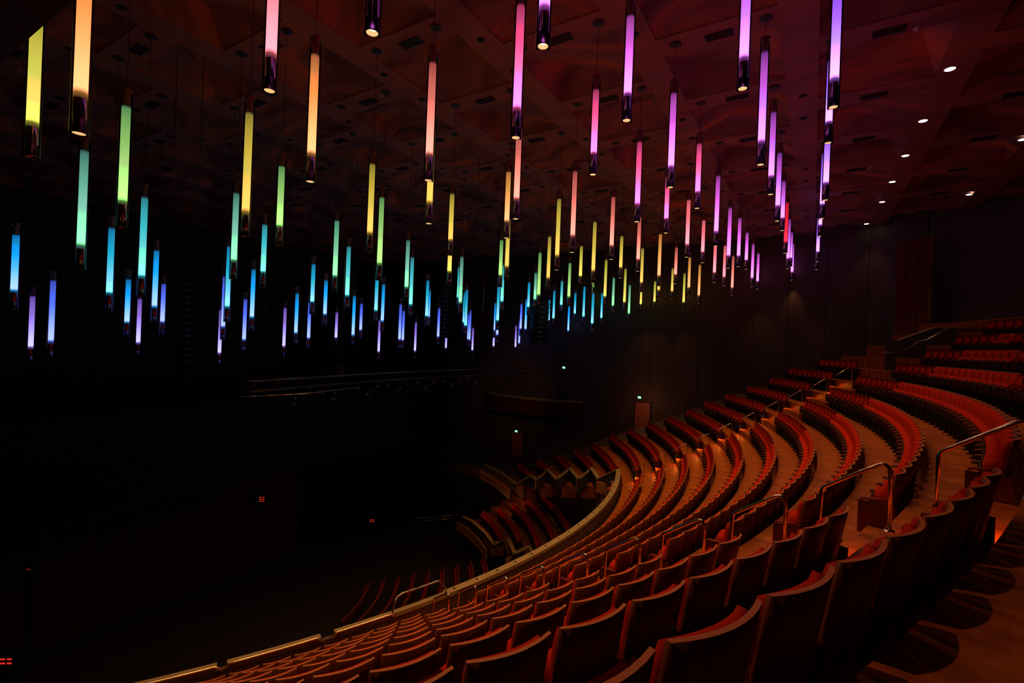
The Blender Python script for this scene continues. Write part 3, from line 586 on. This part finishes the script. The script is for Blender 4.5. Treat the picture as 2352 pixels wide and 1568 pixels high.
# ================================================================ DOORS, EXIT SIGNS on the far wall
def exit_door(x, zf, n, lb, sx, sz, door=True):
    if door:
        d = struct(link('door_%d' % n, None, None, (x, WALL-.12, zf)))
        m_ = MB(); m_.box((0, 0, 1.05), (1.15, .06, 2.1)); lf = m_.obj('leaf', M['door_wood'], d)
        m_ = MB(); m_.box((-.65, 0, 1.08), (.1, .12, 2.2)); m_.box((.65, 0, 1.08), (.1, .12, 2.2)); m_.box((0, 0, 2.2), (1.4, .12, .1)); m_.obj('frame', M['wall_dark'], d)
        m_ = MB(); m_.tube([(-.4, -.05, 1.0), (-.4, -.09, 1.0), (-.28, -.09, 1.0)], .015, 6); m_.obj('handle', M['chrome'], d)
    t = thing('exit_sign', lb, 'exit sign', (sx, WALL-.2, sz), 0, 'green exit signs on the far wall')
    m_ = MB(); m_.box((0, .12, 0), (.30, .25, .20)); m_.obj('housing', M['black'], t)
    m_ = MB(); m_.box((0, -.01, 0), (.26, .01, .17)); m_.obj('panel', M['exit'], t)
    m_ = MB(); m_.box((-.03, -.02, .0), (.05, .01, .11)); m_.box((.03, -.02, .03), (.07, .01, .03)); m_.obj('figure', M['exit_w'], t)
exit_door(19.6, Z0-6.45, 1, 'tiny green exit sign above the lit doorway behind the far seats', 19.35, Z0-3.95)
exit_door(8.3, Z0-10.24, 2, 'tiny green exit sign above the reddish door beyond the side gallery', 8.2, Z0-8.05)
exit_door(0, 0, 3, 'tiny green exit sign over the dark side box near the centre', 12.7, Z0-2.0, door=False)
lamp('door_glow', 'POINT', (19.9, WALL-2.4, Z0-4.3), 30, (1, .35, .12), None, .1)  # added fill light to brighten the doorway, no fixture
# side box on the far wall with a timber lip
bx_ = thing('side_box', 'small curved side box with lit timber lip on the far wall, behind the lighting truss', 'box')
pts = [(4.6, WALL-.3), (6.6, WALL-1.3), (9.6, WALL-1.8), (12.6, WALL-1.5), (14.6, WALL-.3)]
m_ = MB(); m_.path(pts, 0, .25, [Z0-4.85]*5, [Z0-4.68]*5); m_.obj('lip', M['pale_wood'], bx_)
m_ = MB(); m_.path(pts, .05, .2, [Z0-6.2]*5, [Z0-4.86]*5); m_.obj('front', M['end_panel'], bx_)
m_ = MB(); m_.box((9.6, WALL-.7, Z0-6.2), (9.4, 1.2, .15)); m_.obj('deck', M['wall_dark'], bx_)
# ================================================================ LIGHTING TRUSS over the stage
tr = thing('lighting_truss', 'black aluminium lighting truss hung level over the stage front', 'truss')
TX = 13.2; y0, y1, tz = -6.5, 13.5, Z0-1.93
def tp(t, dx=0, dz=0): y = y0+(y1-y0)*t; return Vector((TX+.7-.9*math.sin(PI*min(1, t*1.1)) +dx, y, tz+dz))
for k, (dx, dz) in enumerate(((-.18, .18), (.18, .18), (-.18, -.18), (.18, -.18))):
    m_ = MB(); m_.tube([tp(t/10, dx, dz) for t in range(11)], .025, 6); m_.obj('chord', M['metal_dark'], tr)
m_ = MB()
for k in range(40):
    a, b = k/40, (k+1)/40; s_ = 1 if k % 2 else -1
    m_.tube([tp(a, .18*s_, .18), tp(b, -.18*s_, .18)], .012, 4); m_.tube([tp(a, -.18, .18*s_), tp(b, -.18, -.18*s_)], .012, 4)
tag(m_.obj('lattice', M['metal_dark'], tr), kind='stuff')
PAR = MB(); PAR.lathe([(.001, .16), (.06, .16), (.09, .05), (.10, -.14), (.085, -.14), (.08, .04), (.001, .05)], 12)
PARM = PAR.mesh('lamp_head', M['metal_dark']); YK = MB().tube([(-.12, 0, 0), (-.12, 0, .2), (0, 0, .26), (.12, 0, .2), (.12, 0, 0)], .01, 5).mesh('yoke', M['chrome'])
random.seed(3)
for k in range(26):
    t_ = .10+.86*k/25; p = tp(t_, 0, -.52-(.0 if k % 3 else .35)); o = thing('stage_lamp', 'black stage spotlight clamped under the truss, %s from the left' % ordn(k+1), 'stage light', p, random.uniform(-.6, .6), 'stage spotlights under the truss')
    h = link('lamp_head', PARM, o); h.rotation_euler = (random.uniform(.3, .9), random.uniform(-.3, .3), 0); link('yoke', YK, o)
    link('hook_clamp', YK, o, (0, 0, .12))
for t_, nm in ((.22, 'left'), (.74, 'right')):
    p = tp(t_, 0, .2); o = thing('chain_hoist', 'chain hoist holding up the lighting truss, the %s one' % nm, 'hoist', p, 0, 'truss chain hoists')
    m_ = MB(); m_.box((0, 0, .22), (.25, .2, .34)); m_.obj('motor', M['metal_dark'], o)
    m_ = MB(); m_.tube([(0, 0, .38), (0, 0, CZ-p.z)], .014, 5); m_.obj('chain', M['chrome'], o)
# long pipe left of the truss
t = thing('lighting_pipe', 'long thin metal pipe hanging level at the left end of the truss', 'pipe')
m_ = MB(); m_.tube([(14.6, -7.2, Z0-2.17), (15.2, -5.2, Z0-2.15), (14.8, -2.4, Z0-2.12)], .025, 6); m_.obj('pipe', M['chrome'], t)
for x, y in ((14.8, -6.6), (14.9, -3)): m_ = MB(); m_.tube([(x, y, Z0-2.15), (x, y, CZ)], .008, 4); m_.obj('wire', M['metal_dark'], t)
# line arrays
def array(x, y, zt, n, lb, rz):
    o = thing('line_array_speaker', lb, 'loudspeaker', (x, y, zt), rz, 'hanging loudspeaker arrays')
    cab = MB(); cab.box((0, 0, -.16), (1.1, .75, .30)); cab.box((0, -.385, -.16), (.9, .03, .22)); cm = cab.mesh('cabinet', M['black'])
    gl = MB().box((0, -.41, -.16), (.25, .01, .03)).mesh('badge', M['detector'])
    z = .0
    for k in range(n):
        c = link('cabinet', cm, o, (0, .02*k*k*.15, z)); c.rotation_euler.x = .018*k; z -= .34
        link('badge', gl, c)
    m_ = MB(); m_.box((0, 0, .08), (1.2, .9, .08)); m_.tube([(.4, 0, .1), (0, 0, 1.2)], .015, 4); m_.tube([(-.4, 0, .1), (0, 0, 1.2)], .015, 4); m_.tube([(0, 0, 1.2), (0, 0, CZ-zt)], .01, 4); m_.obj('rigging_frame', M['metal_dark'], o)
array(5.6, 14.0, Z0+4.6, 13, 'tall black hanging loudspeaker array between blue tubes near the centre', D(60))
array(14.3, 14.0, Z0+2.7, 8, 'shorter black hanging loudspeaker array right of the centre', D(50))
array(2.0, -3.0, Z0+2.6, 13, 'black hanging loudspeaker array left, dark against the stage wall', D(50))
# rigging wires
for k, ((x, y), z) in enumerate((((14.5, -9.4), 2), ((15.6, -9.2), 2), ((18, 1), 1), ((12, 9), 0), ((16, 12), 1))):
    m_ = MB(); m_.tube([(0, 0, z-CZ+Z0), (0, 0, 1.3)], .012, 4); o = tag(m_.obj('rigging_wire', M['metal_dark'], None, (x, y, CZ)), 'thin dark rigging wire hanging from the ceiling, %s from the left' % ordn(k+1), 'wire', 'rigging wires')
# stage enclosure
mb = MB(); mb.box((-3.5, -1, 3.6), (.3, 18, 7.2)); o = struct(mb.obj('wall_stage_back', M['wall_wood']))
mb = MB(); mb.box((-1.0, 1.5, 10.2), (4.0, 36, 5.0)); o = struct(mb.obj('wall_proscenium', M['black']))
# equipment with red indicator lamps down by the stage
def rack(px, z, n, lb, s_=1.0):
    u = (px[0]-1176)/FPX; v_ = (784-px[1])/FPX; d = _x*u+_y*v_-_z; p = CAMP+d*((z-Z0)/d.z); zl = z
    o = thing('equipment_rack', lb, 'equipment', (p.x, p.y, z-.35*s_), AX+PI/2-.4, 'dark racks with red indicator lamps')
    m_ = MB(); m_.box((0, 0, 0), (.9*s_, .6*s_, .9*s_)); m_.obj('case', M['black'], o)
    hh = z-.35*s_-.45*s_; m_ = MB(); m_.box((-.3*s_, 0, -.45*s_-hh/2), (.06, .06, hh)); m_.box((.3*s_, 0, -.45*s_-hh/2), (.06, .06, hh)); m_.obj('stand', M['black'], o)
    for k in range(n):
        for q in (-1, 1): m_ = MB(); m_.box((.13*q*s_, -.31*s_, (.30-.17*k)*s_), (.18*s_, .02, .06*s_)); m_.obj('indicator_lamp', M['led_red'], o)
for px, z, n, lb, s_ in (((605, 1138), 5.2, 3, 'black equipment rack with red lamps at the stage centre', .8), ((856, 1190), 1.5, 2, 'black rack with two red lamps near the stage right edge', .8), ((15, 1286), 4.5, 1, 'black rack with one red lamp pair at the left edge', .9), ((70, 1304), 4.5, 1, 'small black rack with a dim red lamp at lower left', .35), ((30, 1500), 3, 2, 'black rack with bright red lamps in the lower left corner', 1.0)):
    rack(px, z, n, lb, s_)
# lower tier front
lt_ = thing('lower_tier_parapet', 'stepped timber-capped front of the lower tier beneath the curved balcony', 'parapet')
LT = [((1063, 1184), -13.9), ((1085, 1195), -13.9), ((1115, 1222), -13.9), ((1135, 1248), -13.9), ((1166, 1232), -13.9), ((1182, 1269), -13.4), ((1215, 1253), -13.4), ((1226, 1275), -13.0), ((1262, 1268), -13.0)]
def unp(px, z): d = _x*((px[0]-1176)/FPX)+_y*((784-px[1])/FPX)-_z; return CAMP+d*(z/d.z)
pts = [unp(p, z) for p, z in LT]; zs = [Z0+z for _, z in LT]
for k in range(len(pts)-1):
    q = [(p.x, p.y) for p in pts[k:k+2]]
    m_ = MB(); m_.path(q, -.12, .12, [z-.09 for z in zs[k:k+2]], zs[k:k+2]); m_.obj('capping', M['pale_wood'], lt_)
    m_ = MB(); m_.path(q, -.02, .06, [z-1.0 for z in zs[k:k+2]], [z-.091 for z in zs[k:k+2]]); m_.obj('front', M['dark_recess'], lt_)
for k in (0, 1, 2, 5): q = [((p.x)*.97, (p.y)*.97) for p in pts[k:k+2]]; m_ = MB(); m_.path(q, -.03, .05, [zs[k]-1.1]*2, [zs[k]-.4]*2); m_.obj('fascia', M['fascia'], lt_)
p0 = unp((900, 1194), -13.8); t = thing('stage_side_rail', 'long thin metal rail reaching left from the lower tier towards the stage', 'rail')
m_ = MB(); m_.tube([p0, pts[0]+Vector((0, 0, .08))], .025, 6); m_.tube([p0-Vector((0, 0, .25)), pts[0]-Vector((0, 0, .15))], .02, 6); m_.obj('rail', M['chrome'], t)
for m in range(5):
    mb = MB(); R = 18.0+.98*m; z = Z0-13.35+.42*m-BH; mb.ring(R-.931, R+.05, D((43.5, 38.5, 33, 31, 29)[m]), D(62), z-.45, z, 16); struct(mb.obj('floor', M['tier_carpet']))
for q in (unp((1175, 1165), -13.0), unp((1300, 1190), -12.6), unp((1110, 1175), -13.2)): lamp('lower_tier_glow', 'POINT', q+Vector((0, 0, .9)), 26, (1, .28, .06), None, .15)  # added fill lights to brighten the lower tier, no fixtures

# two lamps added to brighten the gallery front and the side box
for loc, tg, e, sp_, lb in (((2.2, 3.5, Z0-4.4), (10.6, 14.3, Z0-11.2), 420, 46, 'stage lamp on the proscenium edge, lighting the side gallery front'), ((13.7, 9.3, Z0-1.0), (8.0, 20.4, Z0-4.6), 330, 44, 'stage lamp above the right end of the truss, lighting the side box')):
    o = thing('stage_lamp', 'black '+lb, 'stage light', loc, 0); q = (Vector(tg)-Vector(loc)).to_track_quat('-Z', 'Y').to_euler()
    h = link('lamp_head', PARM, o); h.rotation_euler = q; link('yoke', YK, o); lamp('bulb', 'SPOT', (0, 0, 0), e, (1, .5, .18), o, .05, q, D(sp_), .8)
    m_ = MB(); m_.tube([(0, 0, .26), (0, 0, CZ+1.0-loc[2])], .012, 4); m_.obj('hanging_wire', M['metal_dark'], o)
